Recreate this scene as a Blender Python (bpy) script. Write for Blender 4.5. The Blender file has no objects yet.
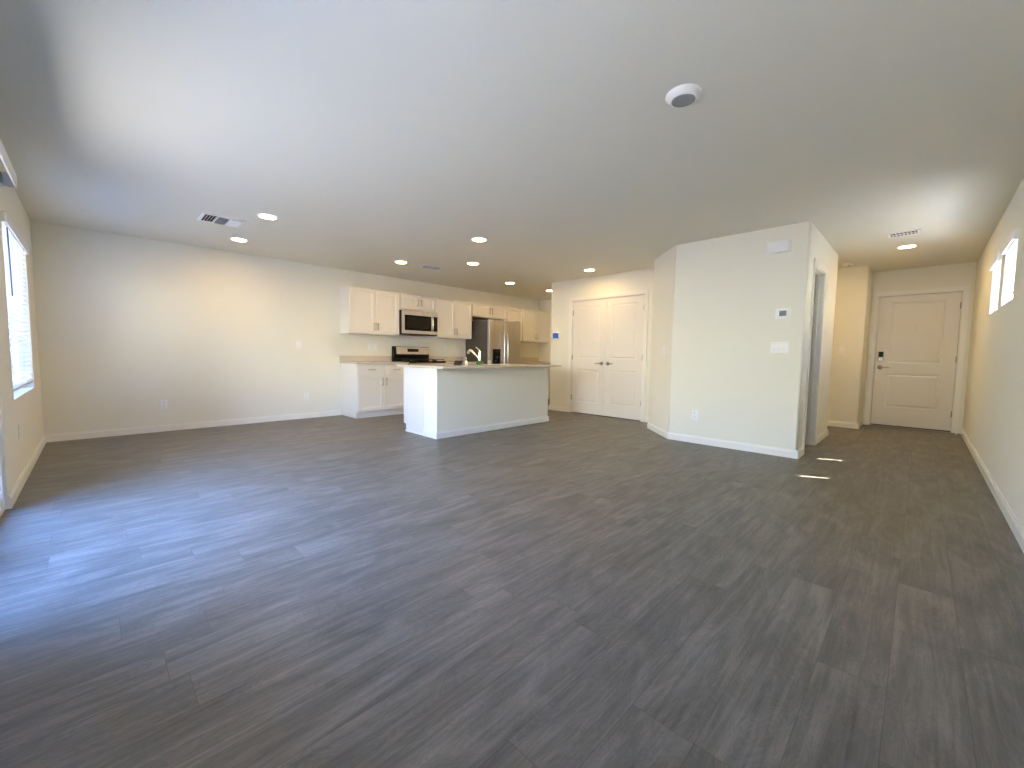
import bpy, bmesh, math, random
from mathutils import Vector, Matrix
random.seed(7)
C = bpy.context.scene.collection
S = bpy.context.scene
PI = math.pi
# ------------------------------------------------------------------ camera
CAMZ = 1.045
cam_d = bpy.data.cameras.new('camera')
cam_d.sensor_width = 36.0
cam_d.lens = 14.5107
cam_d.clip_start = 0.02
cam = bpy.data.objects.new('camera', cam_d)
C.objects.link(cam)
_R = Vector((0.70991516, 0.70416879, 0.01291431))
_U = Vector((-0.05747523, 0.03964923, 0.99755929))
_F = Vector((-0.70193808, 0.70892471, -0.06861986))
cam.matrix_world = Matrix(((_R.x, _U.x, -_F.x, 0.0), (_R.y, _U.y, -_F.y, 0.0), (_R.z, _U.z, -_F.z, CAMZ), (0, 0, 0, 1)))
S.camera = cam
# ------------------------------------------------------------------ world, sun, portals, exposure
SKY = 2.0
SUN = 14.0
LAMP = 18.0
w = bpy.data.worlds.new('world')
S.world = w
w.use_nodes = True
bg = w.node_tree.nodes['Background']
bg.inputs['Strength'].default_value = SKY
_nt = w.node_tree
_tc = _nt.nodes.new('ShaderNodeTexCoord')
_sp = _nt.nodes.new('ShaderNodeSeparateXYZ')
_rp = _nt.nodes.new('ShaderNodeValToRGB')
_rp.color_ramp.elements[0].color = (1.70, 1.74, 1.50, 1)
_rp.color_ramp.elements[0].position = 0.0
_rp.color_ramp.elements[1].color = (0.40, 1.00, 3.10, 1)
_rp.color_ramp.elements[1].position = 0.85
_e = _rp.color_ramp.elements.new(0.30)
_e.color = (0.52, 0.95, 2.10, 1)
_e = _rp.color_ramp.elements.new(0.14)
_e.color = (1.52, 1.60, 1.45, 1)
_nt.links.new(_tc.outputs['Generated'], _sp.inputs[0])
_nt.links.new(_sp.outputs['Z'], _rp.inputs['Fac'])
_nt.links.new(_rp.outputs['Color'], bg.inputs['Color'])
sd = bpy.data.lights.new('sun', 'SUN')
sd.energy = SUN
sd.angle = math.radians(0.53)
sd.color = (1.0, 0.90, 0.76)
sun = bpy.data.objects.new('sun', sd)
C.objects.link(sun)
SUN_DIR = Vector((0.654, 0.335, 1.0)).normalized()
sun.rotation_euler = SUN_DIR.to_track_quat('Z', 'Y').to_euler()


def portal(name, loc, rot, sx, sy):
    d = bpy.data.lights.new(name, 'AREA')
    d.shape = 'RECTANGLE'
    d.size = sx
    d.size_y = sy
    d.cycles.is_portal = True
    o = bpy.data.objects.new(name, d)
    C.objects.link(o)
    o.location = loc
    o.rotation_euler = rot
    return o


portal('sky_portal', (-3.22, -0.60, 1.03), (PI / 2, 0, 0), 1.94, 2.05)       # sliding door, facing +Y
portal('sky_portal', (-0.85, -0.60, 1.37), (PI / 2, 0, 0), 1.80, 1.40)       # unseen fill window added behind the camera
portal('sky_portal', (-5.53, -0.60, 1.37), (PI / 2, 0, 0), 1.50, 1.40)       # window beside it
portal('sky_portal', (0.63, 5.81, 1.80), (PI / 2, 0, PI / 2), 1.60, 0.56)     # two small hall windows, facing -X
v = S.view_settings
v.view_transform = 'Standard'
v.look = 'None'
v.gamma = 1.0
v.use_curve_mapping = False
v.exposure = 2.88
cy = S.cycles
cy.max_bounces = 14
cy.diffuse_bounces = 8
cy.glossy_bounces = 4
cy.transmission_bounces = 6
cy.transparent_max_bounces = 12
cy.sample_clamp_indirect = 8.0
cy.caustics_reflective = False
cy.caustics_refractive = False
# ------------------------------------------------------------------ measures of the room
H = 2.447
XK = -6.971      # kitchen wall
XR = 0.470       # wall with the small windows
YW = -0.4376     # patio wall
YD = 8.792       # entry wall
YP = 5.166
XP = -0.879
XQ = -2.264
XS, YS = -2.821, 5.727
YN = 6.230       # pantry wall
XN = -5.137
YE = 7.975       # kitchen end wall
YA = 7.119
YB = 8.138
XB = -0.636


# ------------------------------------------------------------------ materials
def mat(name, color, rough=0.5, metal=0.0, **kw):
    m = bpy.data.materials.new(name)
    m.use_nodes = True
    b = m.node_tree.nodes['Principled BSDF']
    b.inputs['Base Color'].default_value = (*color, 1)
    b.inputs['Roughness'].default_value = rough
    b.inputs['Metallic'].default_value = metal
    for k, x in kw.items():
        b.inputs[k].default_value = x
    return m


def nd(m, t, **kw):
    n = m.node_tree.nodes.new(t)
    for k, x in kw.items():
        setattr(n, k, x)
    return n


def lk(m, a, b):
    m.node_tree.links.new(a, b)


def bsdf(m):
    return m.node_tree.nodes['Principled BSDF']


def bumpy(m, scale, strength, dist=0.002, detail=3.0):
    tc = nd(m, 'ShaderNodeTexCoord')
    n = nd(m, 'ShaderNodeTexNoise')
    n.inputs['Scale'].default_value = scale
    n.inputs['Detail'].default_value = detail
    lk(m, tc.outputs['Object'], n.inputs['Vector'])
    bp = nd(m, 'ShaderNodeBump')
    bp.inputs['Strength'].default_value = strength
    bp.inputs['Distance'].default_value = dist
    lk(m, n.outputs['Fac'], bp.inputs['Height'])
    lk(m, bp.outputs['Normal'], bsdf(m).inputs['Normal'])
    return m


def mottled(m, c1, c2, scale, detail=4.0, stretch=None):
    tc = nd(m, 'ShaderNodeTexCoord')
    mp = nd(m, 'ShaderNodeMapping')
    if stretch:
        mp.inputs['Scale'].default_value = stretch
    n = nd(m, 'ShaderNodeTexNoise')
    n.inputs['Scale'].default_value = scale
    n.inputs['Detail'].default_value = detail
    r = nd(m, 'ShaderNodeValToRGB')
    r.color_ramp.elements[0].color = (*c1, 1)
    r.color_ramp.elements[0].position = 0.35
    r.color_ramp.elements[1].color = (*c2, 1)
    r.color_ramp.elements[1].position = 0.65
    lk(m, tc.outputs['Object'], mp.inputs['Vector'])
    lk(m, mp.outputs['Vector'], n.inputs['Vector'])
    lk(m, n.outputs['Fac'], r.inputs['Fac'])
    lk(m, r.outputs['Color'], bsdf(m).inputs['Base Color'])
    return m


def emit(name, color, strength):
    m = bpy.data.materials.new(name)
    m.use_nodes = True
    nt = m.node_tree
    nt.nodes.remove(nt.nodes['Principled BSDF'])
    e = nt.nodes.new('ShaderNodeEmission')
    e.inputs['Color'].default_value = (*color, 1)
    e.inputs['Strength'].default_value = strength
    nt.links.new(e.outputs['Emission'], nt.nodes['Material Output'].inputs['Surface'])
    return m


M = {}
M['wall'] = bumpy(mat('wall_paint', (0.84, 0.82, 0.715), 0.85), 60, 0.10)
M['ceiling'] = bumpy(mat('ceiling_paint', (0.765, 0.75, 0.655), 0.9), 45, 0.16)
M['trim'] = mat('trim_paint', (0.87, 0.855, 0.79), 0.35)
M['door'] = mat('door_paint', (0.83, 0.79, 0.72), 0.4)
M['cabinet'] = mat('cabinet_lacquer', (0.78, 0.755, 0.71), 0.35)
M['counter'] = mottled(mat('quartz', (0.6, 0.57, 0.52), 0.18), (0.58, 0.52, 0.44), (0.68, 0.62, 0.53), 220)
M['nickel'] = mat('brushed_nickel', (0.42, 0.39, 0.36), 0.32, 1.0)
M['chrome'] = mat('chrome', (0.85, 0.85, 0.86), 0.10, 1.0)
M['steel'] = mottled(mat('stainless_steel', (0.55, 0.54, 0.55), 0.36, 1.0), (0.52, 0.51, 0.53), (0.60, 0.59, 0.61), 40, 2.0, (1, 1, 0.02))
M['fridge_side'] = bumpy(mat('fridge_side_grey', (0.085, 0.075, 0.066), 0.5), 300, 0.1)
M['black_glass'] = mat('black_glass', (0.004, 0.004, 0.004), 0.08, **{'Specular IOR Level': 0.22})
M['black'] = mat('black_enamel', (0.007, 0.007, 0.007), 0.35, **{'Specular IOR Level': 0.25})
M['iron'] = mat('cast_iron', (0.012, 0.012, 0.012), 0.6)
M['plastic'] = mat('white_plastic', (0.89, 0.89, 0.88), 0.4)
M['grey_plastic'] = mat('grey_plastic', (0.20, 0.21, 0.23), 0.5)
M['vent'] = mat('vent_enamel', (0.86, 0.86, 0.85), 0.45)
M['dark'] = mat('recess_shade', (0.02, 0.02, 0.02), 0.9)  # near black, paints the shade inside hollows
M['rubber'] = mat('dark_rubber', (0.02, 0.018, 0.016), 0.8)
M['alarm_grey'] = mat('alarm_grey', (0.30, 0.31, 0.32), 0.6)
M['lcd'] = mat('lcd_grey', (0.09, 0.11, 0.11), 0.25)
M['screen'] = emit('keypad_screen', (0.12, 0.28, 0.80), 0.07)
M['icon'] = emit('dispenser_light', (0.55, 0.65, 0.8), 0.06)
M['vinyl'] = mat('vinyl_frame', (0.82, 0.82, 0.81), 0.35)
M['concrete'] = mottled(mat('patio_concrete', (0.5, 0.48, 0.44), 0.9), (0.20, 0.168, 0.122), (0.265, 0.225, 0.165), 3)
M['bounce_strip'] = mottled(mat('pale_bounce_strip', (0.6, 0.58, 0.54), 0.9), (0.56, 0.54, 0.50), (0.64, 0.62, 0.58), 3)  # pale so the added strip throws sunlight up into the hall
M['block'] = bumpy(mat('dark_backdrop', (0.05, 0.05, 0.055), 0.95), 30, 0.4)  # near black so the blind slats stand out against it
M['stucco'] = bumpy(mat('stucco', (0.55, 0.48, 0.39), 0.95), 80, 0.4)
M['green'] = mottled(mat('green_sponge', (0.05, 0.20, 0.03), 0.8), (0.03, 0.12, 0.02), (0.10, 0.26, 0.06), 60)
M['paper_dark'] = mat('dark_card', (0.012, 0.015, 0.028), 0.7)
M['paper'] = mat('white_card', (0.8, 0.8, 0.8), 0.6)
M['led'] = emit('led_lens', (1.0, 0.65, 0.28), LAMP)

# blind slats: white vinyl, a little light passes through
m = mat('blind_vinyl', (0.86, 0.86, 0.85), 0.4)
tr = nd(m, 'ShaderNodeBsdfTranslucent')
tr.inputs['Color'].default_value = (0.85, 0.85, 0.84, 1)
mx = nd(m, 'ShaderNodeMixShader')
mx.inputs['Fac'].default_value = 0.12
lk(m, bsdf(m).outputs['BSDF'], mx.inputs[1])
lk(m, tr.outputs['BSDF'], mx.inputs[2])
lk(m, mx.outputs['Shader'], m.node_tree.nodes['Material Output'].inputs['Surface'])
M['slat'] = m

# window glass: clear sheet with a surface reflection
m = bpy.data.materials.new('clear_glass')
m.use_nodes = True
m.node_tree.nodes.remove(bsdf(m))
t1 = nd(m, 'ShaderNodeBsdfTransparent')
t1.inputs['Color'].default_value = (0.97, 0.985, 0.98, 1)
g1 = nd(m, 'ShaderNodeBsdfGlossy')
g1.inputs['Roughness'].default_value = 0.02
fr = nd(m, 'ShaderNodeFresnel')
fr.inputs['IOR'].default_value = 1.12
mx = nd(m, 'ShaderNodeMixShader')
lk(m, fr.outputs['Fac'], mx.inputs['Fac'])
lk(m, t1.outputs['BSDF'], mx.inputs[1])
lk(m, g1.outputs['BSDF'], mx.inputs[2])
lk(m, mx.outputs['Shader'], m.node_tree.nodes['Material Output'].inputs['Surface'])
M['glass'] = m


m = bpy.data.materials.new('dim_mesh')
m.use_nodes = True
t1 = nd(m, 'ShaderNodeBsdfTransparent')
bsdf(m).inputs['Base Color'].default_value = (0.03, 0.03, 0.035, 1)
mx = nd(m, 'ShaderNodeMixShader')
mx.inputs['Fac'].default_value = 0.17  # share of daylight the added mesh holds back
lk(m, t1.outputs['BSDF'], mx.inputs[1])
lk(m, bsdf(m).outputs['BSDF'], mx.inputs[2])
lk(m, mx.outputs['Shader'], m.node_tree.nodes['Material Output'].inputs['Surface'])
M['dim_mesh'] = m


def floor_material():
    m = mat('vinyl_plank', (0.15, 0.14, 0.13), 0.42)
    N = lambda t, **k: nd(m, t, **k)

    def math_(op, a, b=None, c=None):
        n = N('ShaderNodeMath', operation=op)
        for i, x in enumerate((a, b, c)):
            if x is None:
                continue
            if isinstance(x, (int, float)):
                n.inputs[i].default_value = x
            else:
                lk(m, x, n.inputs[i])
        return n.outputs[0]
    tc = N('ShaderNodeTexCoord')
    sp = N('ShaderNodeSeparateXYZ')
    lk(m, tc.outputs['Object'], sp.inputs[0])
    X = math_('DIVIDE', math_('ADD', sp.outputs['X'], 20.0), 0.180)
    row = math_('FLOOR', X)
    fx = math_('FRACT', X)
    wn = N('ShaderNodeTexWhiteNoise', noise_dimensions='1D')
    lk(m, row, wn.inputs['W'])
    Y = math_('ADD', math_('DIVIDE', math_('ADD', sp.outputs['Y'], 20.0), 1.22), math_('MULTIPLY', wn.outputs['Value'], 7.0))
    col = math_('FLOOR', Y)
    fy = math_('FRACT', Y)
    cid = N('ShaderNodeCombineXYZ')
    lk(m, row, cid.inputs[0])
    lk(m, col, cid.inputs[1])
    w2 = N('ShaderNodeTexWhiteNoise', noise_dimensions='2D')
    lk(m, cid.outputs[0], w2.inputs['Vector'])
    pid = w2.outputs['Value']
    # grain, shifted per plank
    gv = N('ShaderNodeCombineXYZ')
    lk(m, math_('MULTIPLY', sp.outputs['X'], 1.0), gv.inputs[0])
    lk(m, math_('MULTIPLY', sp.outputs['Y'], 0.050), gv.inputs[1])
    lk(m, math_('MULTIPLY', pid, 37.0), gv.inputs[2])
    n1 = N('ShaderNodeTexNoise')
    n1.inputs['Scale'].default_value = 42.0
    n1.inputs['Detail'].default_value = 6.0
    n1.inputs['Roughness'].default_value = 0.70
    n1.inputs['Distortion'].default_value = 0.6
    lk(m, gv.outputs[0], n1.inputs['Vector'])
    gv2 = N('ShaderNodeCombineXYZ')
    lk(m, sp.outputs['X'], gv2.inputs[0])
    lk(m, math_('MULTIPLY', sp.outputs['Y'], 0.30), gv2.inputs[1])
    lk(m, math_('MULTIPLY', pid, 91.0), gv2.inputs[2])
    n2 = N('ShaderNodeTexNoise')
    n2.inputs['Scale'].default_value = 7.5
    n2.inputs['Detail'].default_value = 4.0
    n2.inputs['Distortion'].default_value = 1.2
    lk(m, gv2.outputs[0], n2.inputs['Vector'])
    # cathedral rings out of the low noise
    rings = math_('ABSOLUTE', math_('SINE', math_('MULTIPLY', n2.outputs['Fac'], 70.0)))
    f = math_('ADD', math_('MULTIPLY', n1.outputs['Fac'], 0.62),
              math_('ADD', math_('MULTIPLY', n2.outputs['Fac'], 0.52), math_('MULTIPLY', rings, 0.07)))
    f = math_('ADD', f, math_('MULTIPLY', math_('SUBTRACT', pid, 0.5), 0.055))
    r = N('ShaderNodeValToRGB')
    e = r.color_ramp.elements
    e[0].position = 0.36
    e[0].color = (0.062, 0.057, 0.048, 1)
    e[1].position = 0.86
    e[1].color = (0.270, 0.243, 0.200, 1)
    k = r.color_ramp.elements.new(0.60)
    k.color = (0.146, 0.132, 0.108, 1)
    lk(m, f, r.inputs['Fac'])
    # seams between planks
    ex = math_('MINIMUM', fx, math_('SUBTRACT', 1.0, fx))
    ey = math_('MULTIPLY', math_('MINIMUM', fy, math_('SUBTRACT', 1.0, fy)), 6.78)
    ed = math_('MINIMUM', ex, ey)
    mr = N('ShaderNodeMapRange')
    mr.inputs['From Min'].default_value = 0.001
    mr.inputs['From Max'].default_value = 0.006
    lk(m, ed, mr.inputs['Value'])
    mixc = N('ShaderNodeMix', data_type='RGBA')
    mixc.inputs['A'].default_value = (0.070, 0.064, 0.056, 1)
    lk(m, mr.outputs['Result'], mixc.inputs['Factor'])
    lk(m, r.outputs['Color'], mixc.inputs['B'])
    lk(m, mixc.outputs['Result'], bsdf(m).inputs['Base Color'])
    rr = N('ShaderNodeMapRange')
    rr.inputs['To Min'].default_value = 0.36
    rr.inputs['To Max'].default_value = 0.52
    lk(m, n1.outputs['Fac'], rr.inputs['Value'])
    lk(m, rr.outputs['Result'], bsdf(m).inputs['Roughness'])
    bp = N('ShaderNodeBump')
    bp.inputs['Strength'].default_value = 0.12
    bp.inputs['Distance'].default_value = 0.001
    lk(m, math_('ADD', math_('MULTIPLY', n1.outputs['Fac'], 0.5), mr.outputs['Result']), bp.inputs['Height'])
    lk(m, bp.outputs['Normal'], bsdf(m).inputs['Normal'])
    return m


M['floor'] = floor_material()


# ------------------------------------------------------------------ mesh helpers
def B():
    return bmesh.new()


def box(bm, x0, x1, y0, y1, z0, z1, bev=0.0, seg=2):
    vs = [bm.verts.new(p) for p in ((x0, y0, z0), (x1, y0, z0), (x1, y1, z0), (x0, y1, z0),
                                    (x0, y0, z1), (x1, y0, z1), (x1, y1, z1), (x0, y1, z1))]
    fs = [bm.faces.new([vs[i] for i in q]) for q in ((3, 2, 1, 0), (4, 5, 6, 7), (0, 1, 5, 4), (1, 2, 6, 5), (2, 3, 7, 6), (3, 0, 4, 7))]
    if bev > 0:
        es = list({e for f in fs for e in f.edges})
        bmesh.ops.bevel(bm, geom=es, offset=bev, segments=seg, profile=0.5, affect='EDGES')
    return bm


def prism(bm, poly, z0, z1):
    """vertical prism over a ccw xy polygon"""
    lo = [bm.verts.new((x, y, z0)) for x, y in poly]
    hi = [bm.verts.new((x, y, z1)) for x, y in poly]
    n = len(poly)
    bm.faces.new(lo[::-1])
    bm.faces.new(hi)
    for i in range(n):
        j = (i + 1) % n
        bm.faces.new((lo[i], lo[j], hi[j], hi[i]))
    return bm


def extrude_profile(bm, prof, axis, a0, a1):
    """closed 2-D profile swept straight along an axis; profile gives the two other coordinates in order"""
    def P(p, a):
        return {'x': (a, p[0], p[1]), 'y': (p[0], a, p[1]), 'z': (p[0], p[1], a)}[axis]
    A = [bm.verts.new(P(p, a0)) for p in prof]
    Z = [bm.verts.new(P(p, a1)) for p in prof]
    n = len(prof)
    bm.faces.new(A)
    bm.faces.new(Z[::-1])
    for i in range(n):
        j = (i + 1) % n
        bm.faces.new((A[j], A[i], Z[i], Z[j]))
    return bm


def tube(bm, pts, r, n=10, cap=True):
    pts = [Vector(p) for p in pts]
    rs = r if isinstance(r, (list, tuple)) else [r] * len(pts)
    rings = []
    up = None
    for i, p in enumerate(pts):
        d = (pts[min(i + 1, len(pts) - 1)] - pts[max(i - 1, 0)]).normalized()
        if up is None:
            up = Vector((0, 0, 1)) if abs(d.z) < 0.9 else Vector((1, 0, 0))
        a = d.cross(up).normalized()
        b = a.cross(d).normalized()
        up = b
        rings.append([bm.verts.new(p + rs[i] * (math.cos(2 * PI * k / n) * a + math.sin(2 * PI * k / n) * b)) for k in range(n)])
    for q in range(len(rings) - 1):
        for k in range(n):
            j = (k + 1) % n
            f = bm.faces.new((rings[q][k], rings[q][j], rings[q + 1][j], rings[q + 1][k]))
            f.smooth = True
    if cap:
        bm.faces.new(rings[0][::-1])
        bm.faces.new(rings[-1])
    return bm


def lathe(bm, prof, n=32, smooth=True, axis='z', c=(0, 0, 0)):
    """profile of (r, h) from one end to the other; r=0 ends close into a point"""
    def P(r, h, a):
        x, y = r * math.cos(a), r * math.sin(a)
        return {'z': (c[0] + x, c[1] + y, c[2] + h), 'y': (c[0] + x, c[1] + h, c[2] + y), 'x': (c[0] + h, c[1] + x, c[2] + y)}[axis]
    rings = []
    for r, h in prof:
        rings.append([bm.verts.new(P(0, h, 0))] if r == 0 else [bm.verts.new(P(r, h, 2 * PI * k / n)) for k in range(n)])
    for A, Z in zip(rings, rings[1:]):
        for k in range(n):
            j = (k + 1) % n
            if len(A) == 1 and len(Z) == 1:
                continue
            if len(A) == 1:
                f = bm.faces.new((A[0], Z[j], Z[k]))
            elif len(Z) == 1:
                f = bm.faces.new((A[k], A[j], Z[0]))
            else:
                f = bm.faces.new((A[k], A[j], Z[j], Z[k]))
            f.smooth = smooth
    return bm


def panel_front(bm, x0, x1, z0, z1, yf, yb, panels=(), profile=((0, 0),), edge=0.0):
    """a slab facing -Y at y=yf with sunk panels; profile lists (inset, depth) steps of every panel"""
    xs = sorted({x0, x1, *[p[0] for p in panels], *[p[1] for p in panels]})
    zs = sorted({z0, z1, *[p[2] for p in panels], *[p[3] for p in panels]})
    V = {}

    def vert(x, y, z):
        k = (round(x, 5), round(y, 5), round(z, 5))
        if k not in V:
            V[k] = bm.verts.new((x, y, z))
        return V[k]
    for a, b in zip(xs, xs[1:]):
        for c, d in zip(zs, zs[1:]):
            if any(p[0] - 1e-6 <= a and b <= p[1] + 1e-6 and p[2] - 1e-6 <= c and d <= p[3] + 1e-6 for p in panels):
                continue
            bm.faces.new([vert(a, yf, c), vert(b, yf, c), vert(b, yf, d), vert(a, yf, d)])
    for p in panels:
        prev = None
        for ins, dep in ((0, 0), *profile):
            r = [vert(p[0] + ins, yf + dep, p[2] + ins), vert(p[1] - ins, yf + dep, p[2] + ins),
                 vert(p[1] - ins, yf + dep, p[3] - ins), vert(p[0] + ins, yf + dep, p[3] - ins)]
            if prev and prev != r:
                for i in range(4):
                    j = (i + 1) % 4
                    bm.faces.new((prev[i], prev[j], r[j], r[i]))
            prev = r
        bm.faces.new(prev)
    bk = [vert(x0, yb, z0), vert(x1, yb, z0), vert(x1, yb, z1), vert(x0, yb, z1)]
    bm.faces.new(bk[::-1])
    # rim
    def side(pts_f, b0, b1):
        bm.faces.new([b0, b1] + pts_f)
    bot = [vert(x, yf, z0) for x in xs]
    top = [vert(x, yf, z1) for x in xs]
    lef = [vert(x0, yf, z) for z in zs]
    rig = [vert(x1, yf, z) for z in zs]
    side(bot[::-1], bk[0], bk[1])
    side(top, bk[2], bk[3])
    side(lef, bk[3], bk[0])
    side(rig[::-1], bk[1], bk[2])
    return bm


def obj(name, bm, m, parent=None, loc=(0, 0, 0), rotz=0.0, bevel=0.0):
    bmesh.ops.recalc_face_normals(bm, faces=bm.faces)
    me = bpy.data.meshes.new(name)
    bm.to_mesh(me)
    bm.free()
    me.materials.append(M[m] if isinstance(m, str) else m)
    o = bpy.data.objects.new(name, me)
    C.objects.link(o)
    o.location = loc
    o.rotation_euler = (0, 0, rotz)
    if parent is not None:
        o.parent = parent
    if bevel:
        b = o.modifiers.new('edge', 'BEVEL')
        b.width = bevel
        b.segments = 2
        b.limit_method = 'ANGLE'
        b.angle_limit = math.radians(40)
    return o


def tag(o, label, cat, group=None):
    o['label'] = label
    o['category'] = cat
    if group:
        o['group'] = group
    return o


def thing(name, label, cat, loc, rotz=0.0, group=None):
    o = bpy.data.objects.new(name, None)
    o.empty_display_size = 0.1
    C.objects.link(o)
    o.location = loc
    o.rotation_euler = (0, 0, rotz)
    return tag(o, label, cat, group)


def struct(name, bm, m, parent=None, **k):
    o = obj(name, bm, m, parent, **k)
    if parent is None:
        o['kind'] = 'structure'
    return o


def struct_empty(name, loc, rotz=0.0):
    o = bpy.data.objects.new(name, None)
    C.objects.link(o)
    o.location = loc
    o.rotation_euler = (0, 0, rotz)
    o['kind'] = 'structure'
    return o


def dup(root, loc, label=None, group=None):
    r = root.copy()
    C.objects.link(r)
    r.location = loc
    if label:
        r['label'] = label
    if group:
        r['group'] = group
    for ch in list(root.children):
        c = ch.copy()
        C.objects.link(c)
        c.parent = r
        for g in list(ch.children):
            d = g.copy()
            C.objects.link(d)
            d.parent = c
    return r


def rounded(path, r=0.018, n=4, closed=False):
    """round the inner corners of an open xy path (bullnose drywall corners)"""
    out = [Vector(path[0])]
    for a, b, c in zip(path, path[1:], path[2:]):
        a, b, c = Vector(a), Vector(b), Vector(c)
        u, v_ = (a - b).normalized(), (c - b).normalized()
        ang = u.angle(v_)
        t = r / math.tan(ang / 2)
        p, q = b + u * t, b + v_ * t
        cen = b + (u + v_).normalized() * (r / math.sin(ang / 2))
        for i in range(n + 1):
            s = i / n
            k = (p.lerp(q, s) - cen).normalized()
            out.append(cen + k * r)
    out.append(Vector(path[-1]))
    return out


def offset_path(path, d):
    """open xy path moved by d to its left"""
    out = []
    P = [Vector(p) for p in path]
    for i, p in enumerate(P):
        ns = []
        if i > 0:
            t = (P[i] - P[i - 1]).normalized()
            ns.append(Vector((-t.y, t.x)))
        if i < len(P) - 1:
            t = (P[i + 1] - P[i]).normalized()
            ns.append(Vector((-t.y, t.x)))
        if len(ns) == 1:
            out.append(p + ns[0] * d)
        else:
            s = (ns[0] + ns[1]).normalized()
            out.append(p + s * (d / max(0.3, s.dot(ns[0]))))
    return out


def path_wall(bm, path, d, z0, z1, r=0.018):
    """wall whose visible face follows the path; body lies d to the left of it"""
    P = rounded(path, r) if len(path) > 2 and r else [Vector(p) for p in path]
    Q = offset_path(path, d)
    A = [bm.verts.new((p.x, p.y, z0)) for p in P]
    A2 = [bm.verts.new((p.x, p.y, z1)) for p in P]
    D = [bm.verts.new((p.x, p.y, z0)) for p in Q]
    D2 = [bm.verts.new((p.x, p.y, z1)) for p in Q]
    for L, L2 in ((A, A2), (D, D2)):
        for i in range(len(L) - 1):
            f = bm.faces.new((L[i], L[i + 1], L2[i + 1], L2[i]))
            f.smooth = L is A and (P[i + 1] - P[i]).length < 0.02 and len(path) > 2
    for L, E in ((A, D), (A2, D2)):
        bm.faces.new(L + E[::-1])
    bm.faces.new((A[0], A2[0], D2[0], D[0]))
    bm.faces.new((A[-1], A2[-1], D2[-1], D[-1]))
    return bm


BASE_H, BASE_T = 0.088, 0.014


def path_base(bm, path, h=BASE_H, t=BASE_T):
    """baseboard standing t to the right of the wall path"""
    prof = [(0.0, 0.0), (t, 0.0), (t, h - 0.022), (t * 0.55, h - 0.010), (t * 0.45, h), (0.0, h)]
    rows = [[bm.verts.new((p.x, p.y, z)) for p in offset_path(path, -o)] for o, z in prof]
    k = len(prof)
    for i in range(k):
        a, b = rows[i], rows[(i + 1) % k]
        for j in range(len(a) - 1):
            bm.faces.new((a[j], a[j + 1], b[j + 1], b[j]))
    bm.faces.new([r[0] for r in rows])
    bm.faces.new([r[-1] for r in rows][::-1])
    return bm


# ------------------------------------------------------------------ the setting
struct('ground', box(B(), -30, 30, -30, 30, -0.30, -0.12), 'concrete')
struct('floor', box(B(), XK - 0.15, XR + 0.15, YW - 0.02, 9.1, -0.12, 0.0), 'floor')
struct('ceiling', box(B(), XK - 0.2, XR + 0.2, YW - 0.16, 9.2, H, H + 0.2), 'ceiling')
OUT = 0.16
struct('wall_kitchen', box(B(), XK - OUT, XK, YW - OUT, 9.1, -0.1, H), 'wall')
struct('wall_end', box(B(), XK, XN + 0.12, YE, YE + 0.12, 0, H), 'wall')
struct('wall_back', box(B(), XK, XB - 0.2, 8.95, 9.1, -0.1, H), 'wall')

# patio wall with the window and the sliding door
WX0, WX1, WZ0, WZ1 = -6.27, -4.79, 0.668, 2.045
BX0, BX1 = -1.75, 0.05
DX0, DX1, DZ1 = -4.19, -2.26, 2.045
bm = B()
y0, y1 = YW - 0.12, YW
box(bm, XK, WX0, y0, y1, -0.1, H)
box(bm, WX0, WX1, y0, y1, -0.1, WZ0)
box(bm, WX0, WX1, y0, y1, WZ1, H)
box(bm, WX1, DX0, y0, y1, -0.1, H)
box(bm, DX0, DX1, y0, y1, DZ1, H)
box(bm, DX1, BX0, y0, y1, -0.1, H)
box(bm, BX0, BX1, y0, y1, -0.1, WZ0)
box(bm, BX0, BX1, y0, y1, WZ1, H)
box(bm, BX1, XR + OUT, y0, y1, -0.1, H)
box(bm, DX0, DX1, y0, y1, -0.1, -0.001)
struct('wall_patio', bm, 'wall')

# wall with the two small windows
RY = ((5.02, 5.68), (5.94, 6.60))
RZ0, RZ1 = 1.535, 2.065
bm = B()
x0, x1 = XR, XR + OUT
box(bm, x0, x1, YW, RY[0][0], -0.1, H)
box(bm, x0, x1, RY[0][1], RY[1][0], -0.1, H)
box(bm, x0, x1, RY[1][1], 9.1, -0.1, H)
for a, b in RY:
    box(bm, x0, x1, a, b, -0.1, RZ0)
    box(bm, x0, x1, a, b, RZ1, H)
struct('wall_right', bm, 'wall')

# entry wall with the front door opening
FD0, FD1, FDH = -0.552, 0.370, 2.062
bm = B()
box(bm, XB - 0.2, FD0, YD, YD + OUT, -0.1, H)
box(bm, FD1, XR, YD, YD + OUT, -0.1, H)
box(bm, FD0, FD1, YD, YD + OUT, FDH, H)
box(bm, FD0, FD1, YD + 0.12, YD + OUT, -0.1, FDH)
struct('wall_entry', bm, 'wall')

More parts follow.
